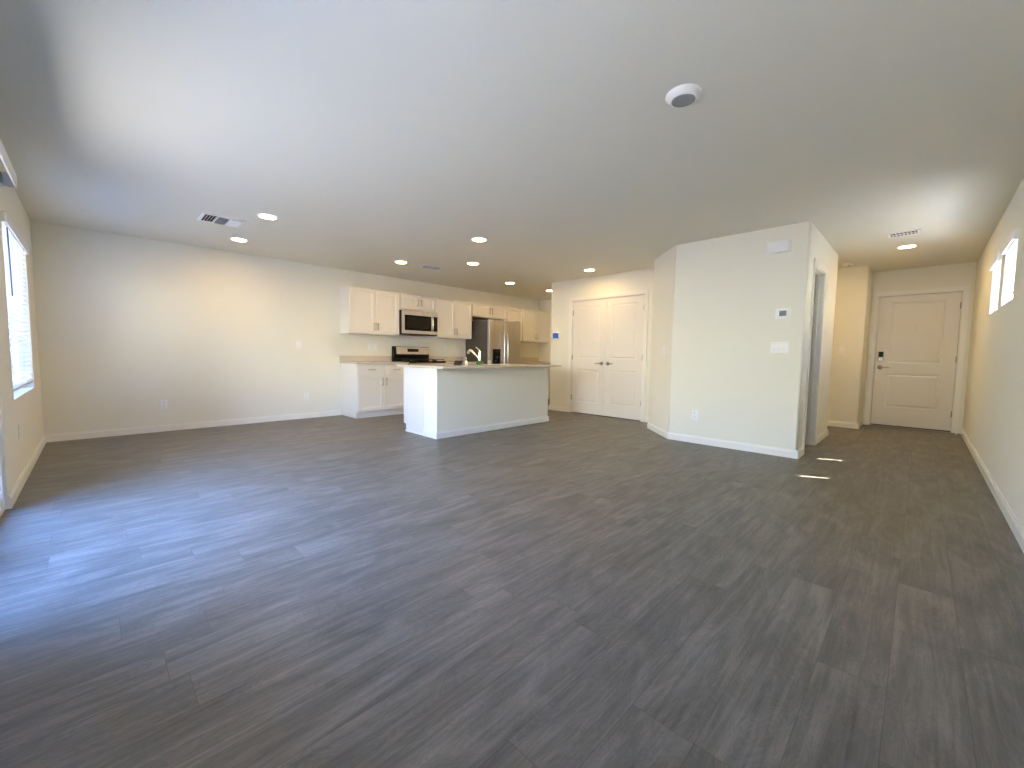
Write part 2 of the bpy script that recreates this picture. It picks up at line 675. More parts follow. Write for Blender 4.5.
# white centre block: thermostat wall, chamfer, pantry wall, bathroom side
T = 0.115
BD0, BD1, BDH = 5.485, 6.150, 2.062
bm = B()
path_wall(bm, [(XP, BD0), (XP, YP), (XQ, YP), (XS, YS), (XS, YN + 0.0)], -T, 0, H)
struct('wall_center', bm, 'wall')
bm = B()
path_wall(bm, [(-2.6, YA), (XP, YA), (XP, BD1)], -T, 0, H)
box(bm, XP - T, XP, BD0, BD1, BDH, H)
struct('wall_hall', bm, 'wall')
bm = B()
path_wall(bm, [(XB, YD), (XB, YB), (-2.6, YB)], -T, 0, H)
struct('wall_side', bm, 'wall')
struct('wall_side_end', box(B(), -2.7, -2.6, YA - T, YB + T, 0, H), 'wall')
PD0, PD1, PDH = -4.632, -3.198, 2.062
bm = B()
path_wall(bm, [(PD0, YN), (XN, YN), (XN, YE)], -T, 0, H)
box(bm, PD1, XS, YN, YN + T, 0, H)
box(bm, PD0, PD1, YN, YN + T, PDH, H)
struct('wall_pantry', bm, 'wall')
struct('wall_closet', box(B(), PD0 - 0.1, PD1 + 0.1, YN + 0.75, YN + 0.8, 0, H), 'wall')

# baseboards (wall on the left of each path)
struct('baseboard_kitchen', path_base(B(), [(XK, YW), (XK, 2.92)]), 'trim')
struct('baseboard_patio', path_base(B(), [(DX0, YW), (XK + BASE_T, YW)]), 'trim')
struct('baseboard_right', path_base(B(), [(XR, YD - 0.02), (XR, YW)]), 'trim')
struct('baseboard_center', path_base(B(), [(-3.121, YN), (XS - BASE_T, YN)]), 'trim')
path = [(XS, YN), (XS, YS), (XQ, YP), (XP, YP), (XP, 5.418)]
struct('baseboard_front', path_base(B(), path), 'trim')
struct('baseboard_hall', path_base(B(), [(XP, 6.217), (XP, YA), (-2.6, YA)]), 'trim')
struct('baseboard_side', path_base(B(), [(-2.6, YB), (XB, YB), (XB, YD - 0.018)]), 'trim')
struct('baseboard_pantry', path_base(B(), [(XN, YE - 0.7), (XN, YN), (-4.708, YN)]), 'trim')


# door casings: flat trim with a stepped outer edge, facing -Y in local space
def casing_mesh(x0, x1, h, wd=0.066, t=0.016):
    bm = B()
    prof = [(0.0, 0.0), (0.0, -t * 0.55), (0.012, -t * 0.8), (wd - 0.012, -t), (wd, -t), (wd, 0.0)]
    # a mitred frame: left leg up, head, right leg down
    stations = []
    for o, y in prof:
        stations.append([(x0 - o, y, 0.0), (x0 - o, y, h + o), (x1 + o, y, h + o), (x1 + o, y, 0.0)])
    V = [[bm.verts.new(p) for p in s] for s in stations]
    k = len(prof)
    for i in range(k):
        a, b = V[i], V[(i + 1) % k]
        for j in range(3):
            bm.faces.new((a[j], a[j + 1], b[j + 1], b[j]))
    bm.faces.new([s[0] for s in V])
    bm.faces.new([s[-1] for s in V])
    return bm


def jamb_mesh(x0, x1, h, depth, t=0.012, stop_y=None):
    bm = B()
    box(bm, x0, x0 + t, 0, depth, 0, h)
    box(bm, x1 - t, x1, 0, depth, 0, h)
    box(bm, x0 + t, x1 - t, 0, depth, h - t, h)
    if stop_y is not None:
        a, b = stop_y
        box(bm, x0 + t, x0 + t + 0.011, a, b, 0, h - t)
        box(bm, x1 - t - 0.011, x1 - t, a, b, 0, h - t)
        box(bm, x0 + t, x1 - t, a, b, h - t - 0.011, h - t)
    return bm


struct('trim_1', casing_mesh(PD0 + 0.006, PD1 - 0.006, PDH - 0.006), 'trim', loc=(0, YN, 0))
struct('trim_2', casing_mesh(FD0 + 0.006, FD1 - 0.006, FDH - 0.006), 'trim', loc=(0, YD, 0))
struct('trim_3', casing_mesh(BD0 + 0.006, BD1 - 0.006, BDH - 0.006), 'trim', loc=(XP, 0, 0), rotz=PI / 2)
struct('trim_4', jamb_mesh(PD0, PD1, PDH, T + 0.01), 'trim', loc=(0, YN, 0))
struct('trim_5', jamb_mesh(FD0, FD1, FDH, 0.118), 'trim', loc=(0, YD, 0))
struct('trim_6', jamb_mesh(BD0, BD1, BDH, T + 0.005, stop_y=(0.045, 0.080)), 'trim', loc=(XP, 0, 0), rotz=PI / 2)
# front door threshold
bm = B()
extrude_profile(bm, [(YD - 0.015, 0.0), (YD + 0.02, 0.011), (YD + 0.10, 0.011), (YD + 0.118, 0.0)], 'x', FD0 + 0.012, FD1 - 0.012)
struct('trim_7', bm, 'nickel')


# ------------------------------------------------------------------ doors
MOULD = ((0.010, 0.006), (0.022, 0.007), (0.036, 0.001), (0.046, 0.0005))


def lever(parent, x, z, y, side, m='nickel'):
    """rose, neck and lever; side = +1 points to +x"""
    bm = B()
    lathe(bm, [(0, 0.0), (0.031, 0.0), (0.033, -0.004), (0.030, -0.010), (0.012, -0.013), (0.011, -0.045), (0, -0.047)], 24, axis='y', c=(x, y, z))
    hd = obj('handle', bm, m, parent)
    bm = B()
    tube(bm, [(x - side * 0.008, y - 0.043, z), (x + side * 0.03, y - 0.046, z + 0.002), (x + side * 0.075, y - 0.044, z + 0.003), (x + side * 0.115, y - 0.040, z - 0.003)],
         [0.010, 0.010, 0.008, 0.007], 10)
    obj('lever', bm, m, hd)
    return hd


def hinges(parent, x, y, zs):
    for z in zs:
        bm = B()
        tube(bm, [(x, y, z - 0.045), (x, y, z + 0.045)], 0.007, 8)
        box(bm, x - 0.012, x + 0.012, y + 0.002, y + 0.006, z - 0.044, z + 0.044)
        obj('hinge', bm, 'nickel', parent)


mid = (PD0 + PD1) / 2
for i, (a, b) in enumerate(((PD0 + 0.0165, mid - 0.002), (mid + 0.002, PD1 - 0.0165))):
    d = struct_empty('door_%d' % (1 + i), (a, YN + 0.012, 0.014))
    d['label'] = ('white two panel pantry door hinged on the side nearer the kitchen', 'white two panel pantry door hinged on the side nearer the thermostat wall')[i]
    wd = b - a
    hh = PDH - 0.012 - 0.003 - 0.014
    ins = 0.118
    pn = [(ins, wd - ins, 0.205, 0.800), (ins, wd - ins, 0.995, hh - 0.105)]
    obj('door_panel', panel_front(B(), 0, wd, 0, hh, 0, 0.035, pn, MOULD), 'door', d)
    lever(d, wd - 0.062 if i == 0 else 0.062, 0.915, 0, -1 if i == 0 else 1)
    hinges(d, -0.002 if i == 0 else wd + 0.002, -0.004, (0.28, 1.02, 1.83))

d = struct_empty('door_3', (FD0 + 0.017, YD + 0.030, 0.020))
d['label'] = 'cream two panel front door with keypad deadbolt and lever'
wd = FD1 - FD0 - 0.034
hh = FDH - 0.012 - 0.006 - 0.020
pn = [(0.150, wd - 0.150, 0.290, 0.815), (0.150, wd - 0.150, 0.985, hh - 0.095)]
obj('door_panel', panel_front(B(), 0, wd, 0, hh, 0, 0.045, pn, MOULD), 'door', d)
lever(d, 0.064, 0.915, 0, 1)
hinges(d, wd + 0.003, -0.004, (0.25, 1.05, 1.83))
bm = B()
box(bm, 0.034, 0.098, -0.026, 0, 1.010, 1.165, 0.010, 3)
lk_ = obj('deadbolt', bm, 'nickel', d)
lk_['label'] = 'chrome deadbolt body'
box(bm := B(), 0.038, 0.094, -0.031, -0.024, 1.078, 1.162, 0.006, 2)
kp = obj('keypad', bm, 'black', lk_)
bm = B()
tube(bm, [(0.066, -0.026, 1.043), (0.066, -0.040, 1.043)], [0.016, 0.013], 16)
obj('thumb_turn', bm, 'nickel', lk_)
bm = B()
lathe(bm, [(0, -0.006), (0.007, -0.006), (0.010, 0), (0, 0.0005)], 16, axis='y', c=(wd / 2, 0, 1.525))
obj('peephole', bm, 'chrome', d)
bm = B()
box(bm, 0, wd, -0.004, 0.045, -0.012, 0.002)
obj('door_sweep', bm, 'rubber', d)

# sliding patio door (outside the frame, it lights the room)
sl = struct_empty('door_4', (DX0, YW - 0.065, 0))
sw = DX1 - DX0
bm = B()
box(bm, 0, 0.05, -0.05, 0.05, 0, DZ1)
box(bm, sw - 0.05, sw, -0.05, 0.05, 0, DZ1)
box(bm, 0.05, sw - 0.05, -0.05, 0.05, DZ1 - 0.05, DZ1)
box(bm, 0.05, sw - 0.05, -0.05, 0.05, 0, 0.035)
obj('door_frame', bm, 'vinyl', sl)
for i in range(2):
    a = 0.05 + i * (sw / 2 - 0.075)
    b = a + sw / 2 - 0.025
    y = (-0.022, 0.022)[i]
    bm = B()
    box(bm, a, a + 0.06, y - 0.015, y + 0.015, 0.035, DZ1 - 0.05)
    box(bm, b - 0.06, b, y - 0.015, y + 0.015, 0.035, DZ1 - 0.05)
    box(bm, a + 0.06, b - 0.06, y - 0.015, y + 0.015, DZ1 - 0.12, DZ1 - 0.05)
    box(bm, a + 0.06, b - 0.06, y - 0.015, y + 0.015, 0.035, 0.115)
    sash = obj('sash', bm, 'vinyl', sl)
    obj('glass_pane', box(B(), a + 0.06, b - 0.06, y - 0.002, y + 0.002, 0.115, DZ1 - 0.12), 'glass', sash)


# ------------------------------------------------------------------ windows (local: facing -Y towards the room)
def window(name, wd, hh, loc, rotz, mullion=False, screen=False):
    r = struct_empty(name, loc, rotz)
    y0, y1 = 0.085, 0.145
    f = 0.042 if mullion else 0.022
    bm = B()
    box(bm, 0, f, y0, y1, 0, hh)
    box(bm, wd - f, wd, y0, y1, 0, hh)
    box(bm, f, wd - f, y0, y1, hh - f, hh)
    box(bm, f, wd - f, y0, y1, 0, f)
    if mullion:
        box(bm, wd / 2 - 0.025, wd / 2 + 0.025, y0 + 0.005, y1, f, hh - f)
    obj('window_frame', bm, 'vinyl', r)
    obj('glass_pane', box(B(), f, wd - f, 0.112, 0.116, f, hh - f), 'glass', r)
    if screen:
        obj('dim_screen', box(B(), f, wd - f, 0.130, 0.1305, f, hh - f), 'dim_mesh', r)  # added mesh that dims the tall window
    return r


window('window_4', BX1 - BX0, WZ1 - WZ0, (BX1, YW, WZ0), PI, True)  # unseen window, added to bring fill daylight to the far walls
window('window_1', WX1 - WX0, WZ1 - WZ0, (WX1, YW, WZ0), PI, True, True)
for i, (a, b) in enumerate(RY):
    window('window_%d' % (2 + i), b - a, RZ1 - RZ0, (XR, b, RZ0), -PI / 2)


def blind(label, wd, hh, loc, rotz, tilt, val_out, gap_near, bottom, wand=None):
    """2 inch blind hung inside an opening; local x to the right seen from the room, -Y into the room, z from the sill"""
    r = thing('window_blind', label, 'blind', loc, rotz, 'white horizontal blinds')
    # valance board with a return at each end, stands proud of the wall
    bm = B()
    x0, x1 = 0.002, wd - 0.002
    vh = 0.076
    z1, z0 = hh - 0.001, hh - vh
    box(bm, x0, x1, -val_out, -val_out + 0.010, z0, z1, 0.002, 1)
    box(bm, x0, x0 + 0.010, -val_out + 0.010, 0.012, z0, z1)
    box(bm, x1 - 0.010, x1, -val_out + 0.010, 0.012, z0, z1)
    va = obj('valance', bm, 'slat', r)
    bm = B()
    g0, g1 = gap_near
    box(bm, g0, wd - g1, 0.006, 0.056, hh - 0.055, hh - 0.004)
    obj('headrail', bm, 'slat', r)
    # slats, each a shallow curved strip with slots where the cords run
    pitch, sw_ = 0.043, 0.050
    n = int((hh - 0.075 - bottom) / pitch)
    cords = [wd * 0.16, wd * 0.84] if wd < 1 else [wd * 0.10, wd * 0.37, wd * 0.63, wd * 0.90]
    yc = 0.031
    bm = B()
    cuts = [g0]
    for c in cords:
        cuts += [c - 0.003, c + 0.003]
    cuts.append(wd - g1)
    ca, sa = math.cos(tilt), math.sin(tilt)
    us = (-1.0, -0.33, 0.33, 1.0)
    zt = hh - 0.085
    for k in range(n):
        zc = zt - k * pitch
        for s in range(2):        # two skins, 3 mm apart
            pass
        grid = {}
        for layer in (0, 1):
            for i, x in enumerate(cuts):
                for j, u in enumerate(us):
                    yy = u * sw_ / 2
                    zz = 0.0022 * (1 - u * u) + (0.0028 if layer else 0)
                    grid[layer, i, j] = bm.verts.new((x, yc + yy * ca - zz * sa, zc + yy * sa + zz * ca))
        for i in range(len(cuts) - 1):
            hole = i % 2 == 1
            for j in range(3):
                if hole and j == 1:
                    continue
                bm.faces.new((grid[1, i, j], grid[1, i + 1, j], grid[1, i + 1, j + 1], grid[1, i, j + 1]))
                bm.faces.new((grid[0, i, j], grid[0, i, j + 1], grid[0, i + 1, j + 1], grid[0, i + 1, j]))
        for j in (0, 3):
            for i in range(len(cuts) - 1):
                bm.faces.new((grid[0, i, j], grid[0, i + 1, j], grid[1, i + 1, j], grid[1, i, j]))
        for i in (0, len(cuts) - 1):
            for j in range(3):
                bm.faces.new((grid[0, i, j], grid[0, i, j + 1], grid[1, i, j + 1], grid[1, i, j]))
    obj('slat_stack', bm, 'slat', r)
    zb = bottom
    obj('bottom_rail', box(B(), g0, wd - g1, yc - 0.026, yc + 0.026, zb, zb + 0.018, 0.004, 2), 'slat', r)
    for c in cords:
        bm = B()
        for yy in (yc - 0.027, yc + 0.027):
            tube(bm, [(c, yy, zb + 0.01), (c, yy, hh - 0.05)], 0.0011, 5)
        obj('ladder_cord', bm, 'slat', r)
    if wand is not None:
        bm = B()
        tube(bm, [(wand, -0.012, hh - 0.09), (wand, -0.016, hh - 0.60)], 0.0045, 6)
        obj('wand', bm, 'grey_plastic', r)
    return r


blind('white blind in the tall window beside the patio door', WX1 - WX0, WZ1 - WZ0, (WX1, YW, WZ0), PI, math.radians(-14), 0.024, (0.006, 0.006), 0.055, 0.13)
blind('small high blind, the one of the pair nearer the entry door', RY[1][1] - RY[1][0], RZ1 - RZ0, (XR, RY[1][1], RZ0), -PI / 2, math.radians(-40), 0.030, (0.005, 0.045), 0.045)
blind('small high blind, the one of the pair farther from the entry door', RY[0][1] - RY[0][0], RZ1 - RZ0, (XR, RY[0][1], RZ0), -PI / 2, math.radians(-40), 0.030, (0.005, 0.045), 0.045)

blind('white blind in the added fill window behind the camera', BX1 - BX0, WZ1 - WZ0, (BX1, YW, WZ0), PI, math.radians(-22), 0.024, (0.006, 0.006), 0.055)  # added to keep blue skylight off the floor

# valance of the vertical blind over the patio door
bm = B()
vx0, vx1 = -4.25, -2.18
box(bm, vx0, vx1, -0.322, -0.312, 2.087, 2.175, 0.002, 1)
box(bm, vx0, vx0 + 0.010, YW, -0.322, 2.087, 2.175)
box(bm, vx1 - 0.010, vx1, YW, -0.322, 2.087, 2.175)
t = thing('vertical_blind', 'white boxed valance high on the patio wall, nearer than the tall window', 'blind', (0, 0, 0))
obj('valance', bm, 'plastic', t)
obj('headrail', box(B(), vx0 + 0.02, vx1 - 0.02, YW, -0.37, 2.10, 2.15), 'grey_plastic', t)

# fence and neighbour outside, plus an added bounce strip and dark backdrops
struct('wall_outside', box(B(), -16, 10, -7.2, -7.0, -0.12, 1.30), 'stucco')
struct('path', box(B(), XR + 0.25, 2.1, -4, 14, -0.12, -0.09), 'bounce_strip')  # unseen pale strip added to bounce sun onto the hall ceiling
struct('backdrop_street', box(B(), XR + 0.3, 12, 16, 16.2, -0.12, 6.0), 'block')  # added dark backdrop behind the small hall blinds
struct('backdrop_side', box(B(), -9.4, -9.2, -7.0, 10, -0.12, 2.1), 'block')  # added dark backdrop seen past the tall window's slats
struct('wall_neighbor', box(B(), 4.2, 4.4, -8, 16, -0.12, 1.30), 'stucco')


# ------------------------------------------------------------------ ceiling fixtures
def downlight(x, y, label, rr=0.096):
    t = thing('recessed_light', label, 'ceiling light', (x, y, H), 0, 'recessed ceiling lights')
    bm = B()
    lathe(bm, [(rr, 0.0), (rr, -0.004), (rr - 0.010, -0.009), (rr - 0.015, -0.008), (rr - 0.020, -0.004), (rr - 0.020, 0.0)], 40)
    obj('trim_ring', bm, 'plastic', t)
    bm = B()
    lathe(bm, [(0, -0.0045), (rr - 0.021, -0.0035), (rr - 0.021, -0.001), (0, -0.001)], 40)
    obj('lens', bm, 'led', t)
    return t


LAMPS = [
    (-4.885, 1.315, 'recessed light in the row of two by the ceiling vent, farther from the kitchen wall'),
    (-6.140, 1.325, 'recessed light in the row of two by the ceiling vent, nearer the kitchen wall'),
    (-5.726, 3.344, 'recessed light beside the small kitchen ceiling vent'),
    (-3.905, 3.342, 'recessed light over the near end of the island'),
    (-4.976, 4.141, 'recessed light above the island sink side'),
    (-5.750, 5.716, 'recessed light in front of the refrigerator'),
    (-5.744, 6.921, 'recessed light partly cut by the pantry wall corner'),
    (-3.915, 5.707, 'recessed light in front of the pantry double doors'),
    (-0.212, 7.090, 'recessed light in the hall before the entry door'),
]
for x, y, lb in LAMPS:
    downlight(x, y, lb)
downlight(-1.75, 7.62, 'recessed light in the side hall behind the white wall')


def register(label, loc, lx, ly, sections, rotz=0.0):
    """ceiling register: flange, black sheet painted as shade behind, louvre banks"""
    t = thing('air_vent', label, 'vent', loc, rotz, 'ceiling air vents')
    f = 0.028
    bm = B()
    hx, hy = lx / 2, ly / 2
    # flange ring, four mitred pieces
    o = [(-hx, -hy), (hx, -hy), (hx, hy), (-hx, hy)]
    i_ = [(-hx + f, -hy + f), (hx - f, -hy + f), (hx - f, hy - f), (-hx + f, hy - f)]
    vo0 = [bm.verts.new((x, y, 0)) for x, y in o]
    vo = [bm.verts.new((x * 0.985, y * 0.985, -0.007)) for x, y in o]
    vi = [bm.verts.new((x, y, -0.007)) for x, y in i_]
    vi0 = [bm.verts.new((x, y, 0.0)) for x, y in i_]
    for k in range(4):
        j = (k + 1) % 4
        bm.faces.new((vo0[k], vo0[j], vo[j], vo[k]))
        bm.faces.new((vo[k], vo[j], vi[j], vi[k]))
        bm.faces.new((vi[k], vi[j], vi0[j], vi0[k]))
    n = len(sections)
    L = ly - 2 * f
    for q in range(1, n):
        yy = -hy + f + L * q / n
        box(bm, -hx + f, hx - f, yy - 0.007, yy + 0.007, -0.008, 0.0)
    obj('frame', bm, 'vent', t)
    obj('duct_shade', box(B(), -hx + f, hx - f, -hy + f, hy - f, -0.0012, -0.0002), 'dark', t)  # thin black sheet in place of the shade inside the vent
    for q, (axis, tilt) in enumerate(sections):
        a0, a1 = -hy + f + L * q / n + 0.008, -hy + f + L * (q + 1) / n - 0.008
        b0, b1 = -hx + f + 0.002, hx - f - 0.002
        bm = B()
        wl = 0.022
        if axis == 'y':      # blades run along y
            c = b0 + 0.014
            while c < b1 - 0.006:
                dx, dz = wl / 2 * math.cos(tilt), wl / 2 * abs(math.sin(tilt))
                s = 1 if tilt > 0 else -1
                P = [(c - dx, -0.0015 - (2 * dz if s < 0 else 0)), (c + dx, -0.0015 - (2 * dz if s > 0 else 0))]
                extrude_profile(bm, [P[0], P[1], (P[1][0], P[1][1] - 0.001), (P[0][0], P[0][1] - 0.001)], 'y', a0, a1)
                c += 0.030
        else:
            c = a0 + 0.012
            while c < a1 - 0.004:
                dy, dz = wl / 2 * math.cos(tilt), wl / 2 * abs(math.sin(tilt))
                s = 1 if tilt > 0 else -1
                P = [(c - dy, -0.0015 - (2 * dz if s < 0 else 0)), (c + dy, -0.0015 - (2 * dz if s > 0 else 0))]
                extrude_profile(bm, [P[0], P[1], (P[1][0], P[1][1] - 0.001), (P[0][0], P[0][1] - 0.001)], 'x', b0, b1)
                c += 0.024
        obj('louver_bank', bm, 'vent', t)
    return t


DA = math.radians(40)
register('large white ceiling vent near the window, beside two recessed lights', (-5.403, 1.013, H), 0.33, 0.38, [('x', -DA), ('y', DA), ('x', DA)])
register('small ceiling vent over the kitchen aisle by the range', (-5.69, 3.872, H), 0.22, 0.34, [('x', -DA), ('x', -DA)])
register('white ceiling vent in the hall beside the entry recessed light', (-0.222, 6.350, H), 0.27, 0.22, [('y', DA), ('y', -DA)], 0)

# smoke alarm on the ceiling and the hall one
t = thing('smoke_alarm', 'round white alarm with grey face on the open ceiling', 'smoke alarm', (-0.985, 2.268, H))
bm = B()
lathe(bm, [(0.090, 0.0), (0.092, -0.008), (0.089, -0.013), (0.083, -0.017), (0.067, -0.031), (0.063, -0.033), (0.060, -0.032)], 48)
obj('housing', bm, 'plastic', t)
bm = B()
lathe(bm, [(0.0605, -0.031), (0.059, -0.0325), (0.045, -0.0335), (0, -0.034)], 48)
obj('face', bm, 'alarm_grey', t)
t = thing('smoke_alarm', 'small white alarm on the ceiling at the side hall', 'smoke alarm', (-0.832, 7.749, H))
bm = B()
lathe(bm, [(0.068, 0.0), (0.068, -0.012), (0.060, -0.030), (0.045, -0.036), (0, -0.037)], 32)
obj('housing', bm, 'plastic', t)
obj('button', lathe(B(), [(0.014, -0.035), (0.013, -0.040), (0, -0.041)], 16), 'grey_plastic', t)


# ------------------------------------------------------------------ wall plates (local facing -Y)
def plate_mesh(wd, hh, t=0.006):
    bm = B()
    box(bm, -wd / 2, wd / 2, -t, 0, -hh / 2, hh / 2, 0.002, 2)
    return bm


def outlet(label, loc, rotz, group='wall outlets'):
    t = thing('wall_outlet', label, 'outlet', loc, rotz, group)
    obj('cover_plate', plate_mesh(0.072, 0.116), 'plastic', t)
    for z in (-0.025, 0.025):
        rc = obj('receptacle', box(B(), -0.017, 0.017, -0.0085, -0.005, z - 0.016, z + 0.016, 0.001, 1), 'plastic', t)
        bm = B()
        for x in (-0.006, 0.006):
            box(bm, x - 0.001, x + 0.001, -0.0088, -0.008, z - 0.002, z + 0.008)
        tube(bm, [(0, -0.0088, z - 0.009), (0, -0.008, z - 0.009)], 0.003, 8)
        obj('slot', bm, 'dark', rc)
    return t


def switch(label, loc, rotz, gangs=1, group='wall switches'):
    t = thing('light_switch', label, 'switch', loc, rotz, group)
    wd = 0.072 + 0.046 * (gangs - 1)
    obj('cover_plate', plate_mesh(wd, 0.116), 'plastic', t)
    for g in range(gangs):
        x = (g - (gangs - 1) / 2) * 0.046
        bm = B()
        extrude_profile(bm, [(-0.004, -0.033), (-0.0075, -0.033), (-0.0105, 0.0), (-0.0075, 0.033), (-0.004, 0.033)], 'x', x - 0.0165, x + 0.0165)
        obj('rocker', bm, 'plastic', t)
    return t


E, W_, Nn = PI / 2, -PI / 2, PI
outlet('low outlet on the long bare wall, the one nearer the window', (XK, 0.609, 0.355), E)
outlet('low outlet on the long bare wall, the one nearer the cabinets', (XK, 2.363, 0.352), E)
t = thing('wall_plate', 'blank white plate at eye height on the bare wall before the cabinets', 'wall plate', (XK, 2.26, 1.168), E)
obj('cover_plate', plate_mesh(0.072, 0.116), 'plastic', t)
obj('jack', box(B(), -0.010, 0.010, -0.009, -0.005, -0.010, 0.010, 0.001, 1), 'plastic', t)
outlet('low outlet on the patio wall under the tall window', (-4.93, YW, 0.41), Nn)
outlet('outlet over the counter between cabinet end and range', (XK, 3.445, 1.165), E)
switch('switch over the counter beside the outlet near the range', (XK, 3.545, 1.165), E)
outlet('outlet over the counter between range and refrigerator', (XK, 5.096, 1.163), E)
outlet('outlet over the counter close to the refrigerator side', (XK, 5.42, 1.128), E)
outlet('low outlet on the white thermostat wall', (-1.944, YP, 0.350), 0)
switch('wide three rocker switch under the thermostat', (-1.092, YP, 1.168), 0, 3)
ang = math.atan2(YP - YS, XQ - XS)
switch('switch on the angled wall beside the pantry doors', (-2.457, 5.359, 1.145), ang)
switch('switch on the beige wall left of the entry door', (-0.888, YB, 1.190), 0)
switch('switch on the narrow return beside the entry door casing', (XB, 8.50, 1.17), E)
outlet('outlet on the white end of the island', (-4.365, 2.948, 0.672), 0)

# thermostat
t = thing('thermostat', 'white thermostat with grey display on the white wall', 'thermostat', (-1.076, YP, 1.528))
obj('wall_plate', plate_mesh(0.138, 0.108, 0.005), 'plastic', t)
obj('housing', box(B(), -0.060, 0.048, -0.026, -0.005, -0.044, 0.044, 0.005, 3), 'plastic', t)
obj('display', box(B(), -0.030, 0.034, -0.0275, -0.025, -0.028, 0.028), 'lcd', t)
# door chime
t = thing('door_chime', 'white box chime high on the wall by the hall corner', 'door chime', (-1.150, YP, 2.229))
bm = B()
extrude_profile(bm, [(-0.115, 0.0), (0.115, 0.0), (0.115, -0.010), (0.095, -0.040), (0.06, -0.046), (-0.06, -0.046), (-0.095, -0.040), (-0.115, -0.010)], 'z', -0.060, 0.060)
obj('cover', bm, 'plastic', t, bevel=0.010)
bm = B()
for x in (-0.03, -0.015, 0, 0.015, 0.03):
    box(bm, x - 0.002, x + 0.002, -0.0475, -0.0455, -0.04, -0.01)
obj('grille', bm, 'plastic', t)
# alarm keypad
t = thing('alarm_keypad', 'white alarm keypad with blue screen beside the pantry doors', 'keypad', (-4.990, YN, 1.430))
obj('housing', box(B(), -0.095, 0.095, -0.026, 0, -0.070, 0.070, 0.008, 3), 'plastic', t)
obj('screen', box(B(), -0.070, 0.070, -0.0275, -0.025, -0.045, 0.052), 'screen', t)
# door stop on the baseboard
t = thing('door_stop', 'small spring door stop on the baseboard by the entry', 'door stop', (XR - BASE_T, 8.30, 0.045), W_)
bm = B()
lathe(bm, [(0, 0.0), (0.011, 0.0), (0.010, -0.006), (0.0055, -0.008), (0.0055, -0.058), (0, -0.058)], 12, axis='y')
obj('spring', bm, 'nickel', t)
obj('tip', lathe(B(), [(0, -0.057), (0.008, -0.057), (0.009, -0.068), (0.006, -0.073), (0, -0.073)], 12, axis='y'), 'plastic', t)


# ------------------------------------------------------------------ kitchen (local: x to the right along the wall, -Y into the room)
def bar_pull(parent, x, z, y, length, vertical=True, m='nickel'):
    bm = B()
    h = length / 2
    if vertical:
        tube(bm, [(x, y - 0.030, z - h), (x, y - 0.030, z + h)], 0.006, 10)
        for s in (-1, 1):
            tube(bm, [(x, y, z + s * h * 0.72), (x, y - 0.030, z + s * h * 0.72)], 0.0045, 8)
    else:
        tube(bm, [(x - h, y - 0.030, z), (x + h, y - 0.030, z)], 0.006, 10)
        for s in (-1, 1):
            tube(bm, [(x + s * h * 0.72, y, z), (x + s * h * 0.72, y - 0.030, z)], 0.0045, 8)
    return obj('handle', bm, m, parent)


SHAKER = ((0.001, 0.010), (0.004, 0.012))


def cab_door(parent, x0, x1, z0, z1, y, hx, hz, vertical=True, rail=0.057, hl=0.13, name='door'):
    panels = [(x0 + rail, x1 - rail, z0 + rail, z1 - rail)] if (z1 - z0) > 0.22 else []
    d = obj(name, panel_front(B(), x0, x1, z0, z1, y - 0.020, y, panels, SHAKER), 'cabinet', parent, bevel=0.0015)
    bar_pull(d, hx, hz, y - 0.020, hl, vertical)
    return d


def upper(label, ya, yb, z0, z1, ndoors, depth=0.33, handle='bottom', hside=None):
    wd = yb - ya
    t = thing('wall_cabinet', label, 'cabinet', (XK, ya, z0), E, 'white wall cabinets')
    hh = z1 - z0
    bm = B()
    box(bm, 0, wd, -depth, -0.001, 0.0, hh, 0.001, 1)
    obj('body', bm, 'cabinet', t)
    g = 0.012
    n = ndoors
    dw = (wd - 2 * g) / n
    for i in range(n):
        a, b = g + i * dw + (0.0015 if i else 0), g + (i + 1) * dw - (0.0015 if i < n - 1 else 0)
        if n == 2:
            hx = b - 0.032 if i == 0 else a + 0.032
        else:
            hx = a + 0.032
        hl = 0.13
        hz = 0.018 + 0.045 + hl / 2 if hh > 0.4 else hh / 2
        cab_door(t, a, b, 0.018, hh - 0.012, -depth, hx, hz, hl=hl)
    return t


UZ0, UZ1 = 1.375, 2.130
upper('two door wall cabinet at the free end, beside the microwave', 2.923, 3.838, UZ0, UZ1, 2)
upper('short two door wall cabinet on top of the microwave', 3.842, 4.614, 1.838, UZ1, 2)
upper('two door wall cabinet between microwave and refrigerator', 4.618, 5.496, UZ0, UZ1, 2)
upper('short two door wall cabinet above the refrigerator', 5.500, 6.512, 1.838, UZ1, 2)
upper('single door wall cabinet just past the refrigerator', 6.516, 7.012, UZ0, UZ1, 1)
upper('two door wall cabinet in the far corner past the refrigerator', 7.016, YE - 0.006, UZ0, UZ1, 2)


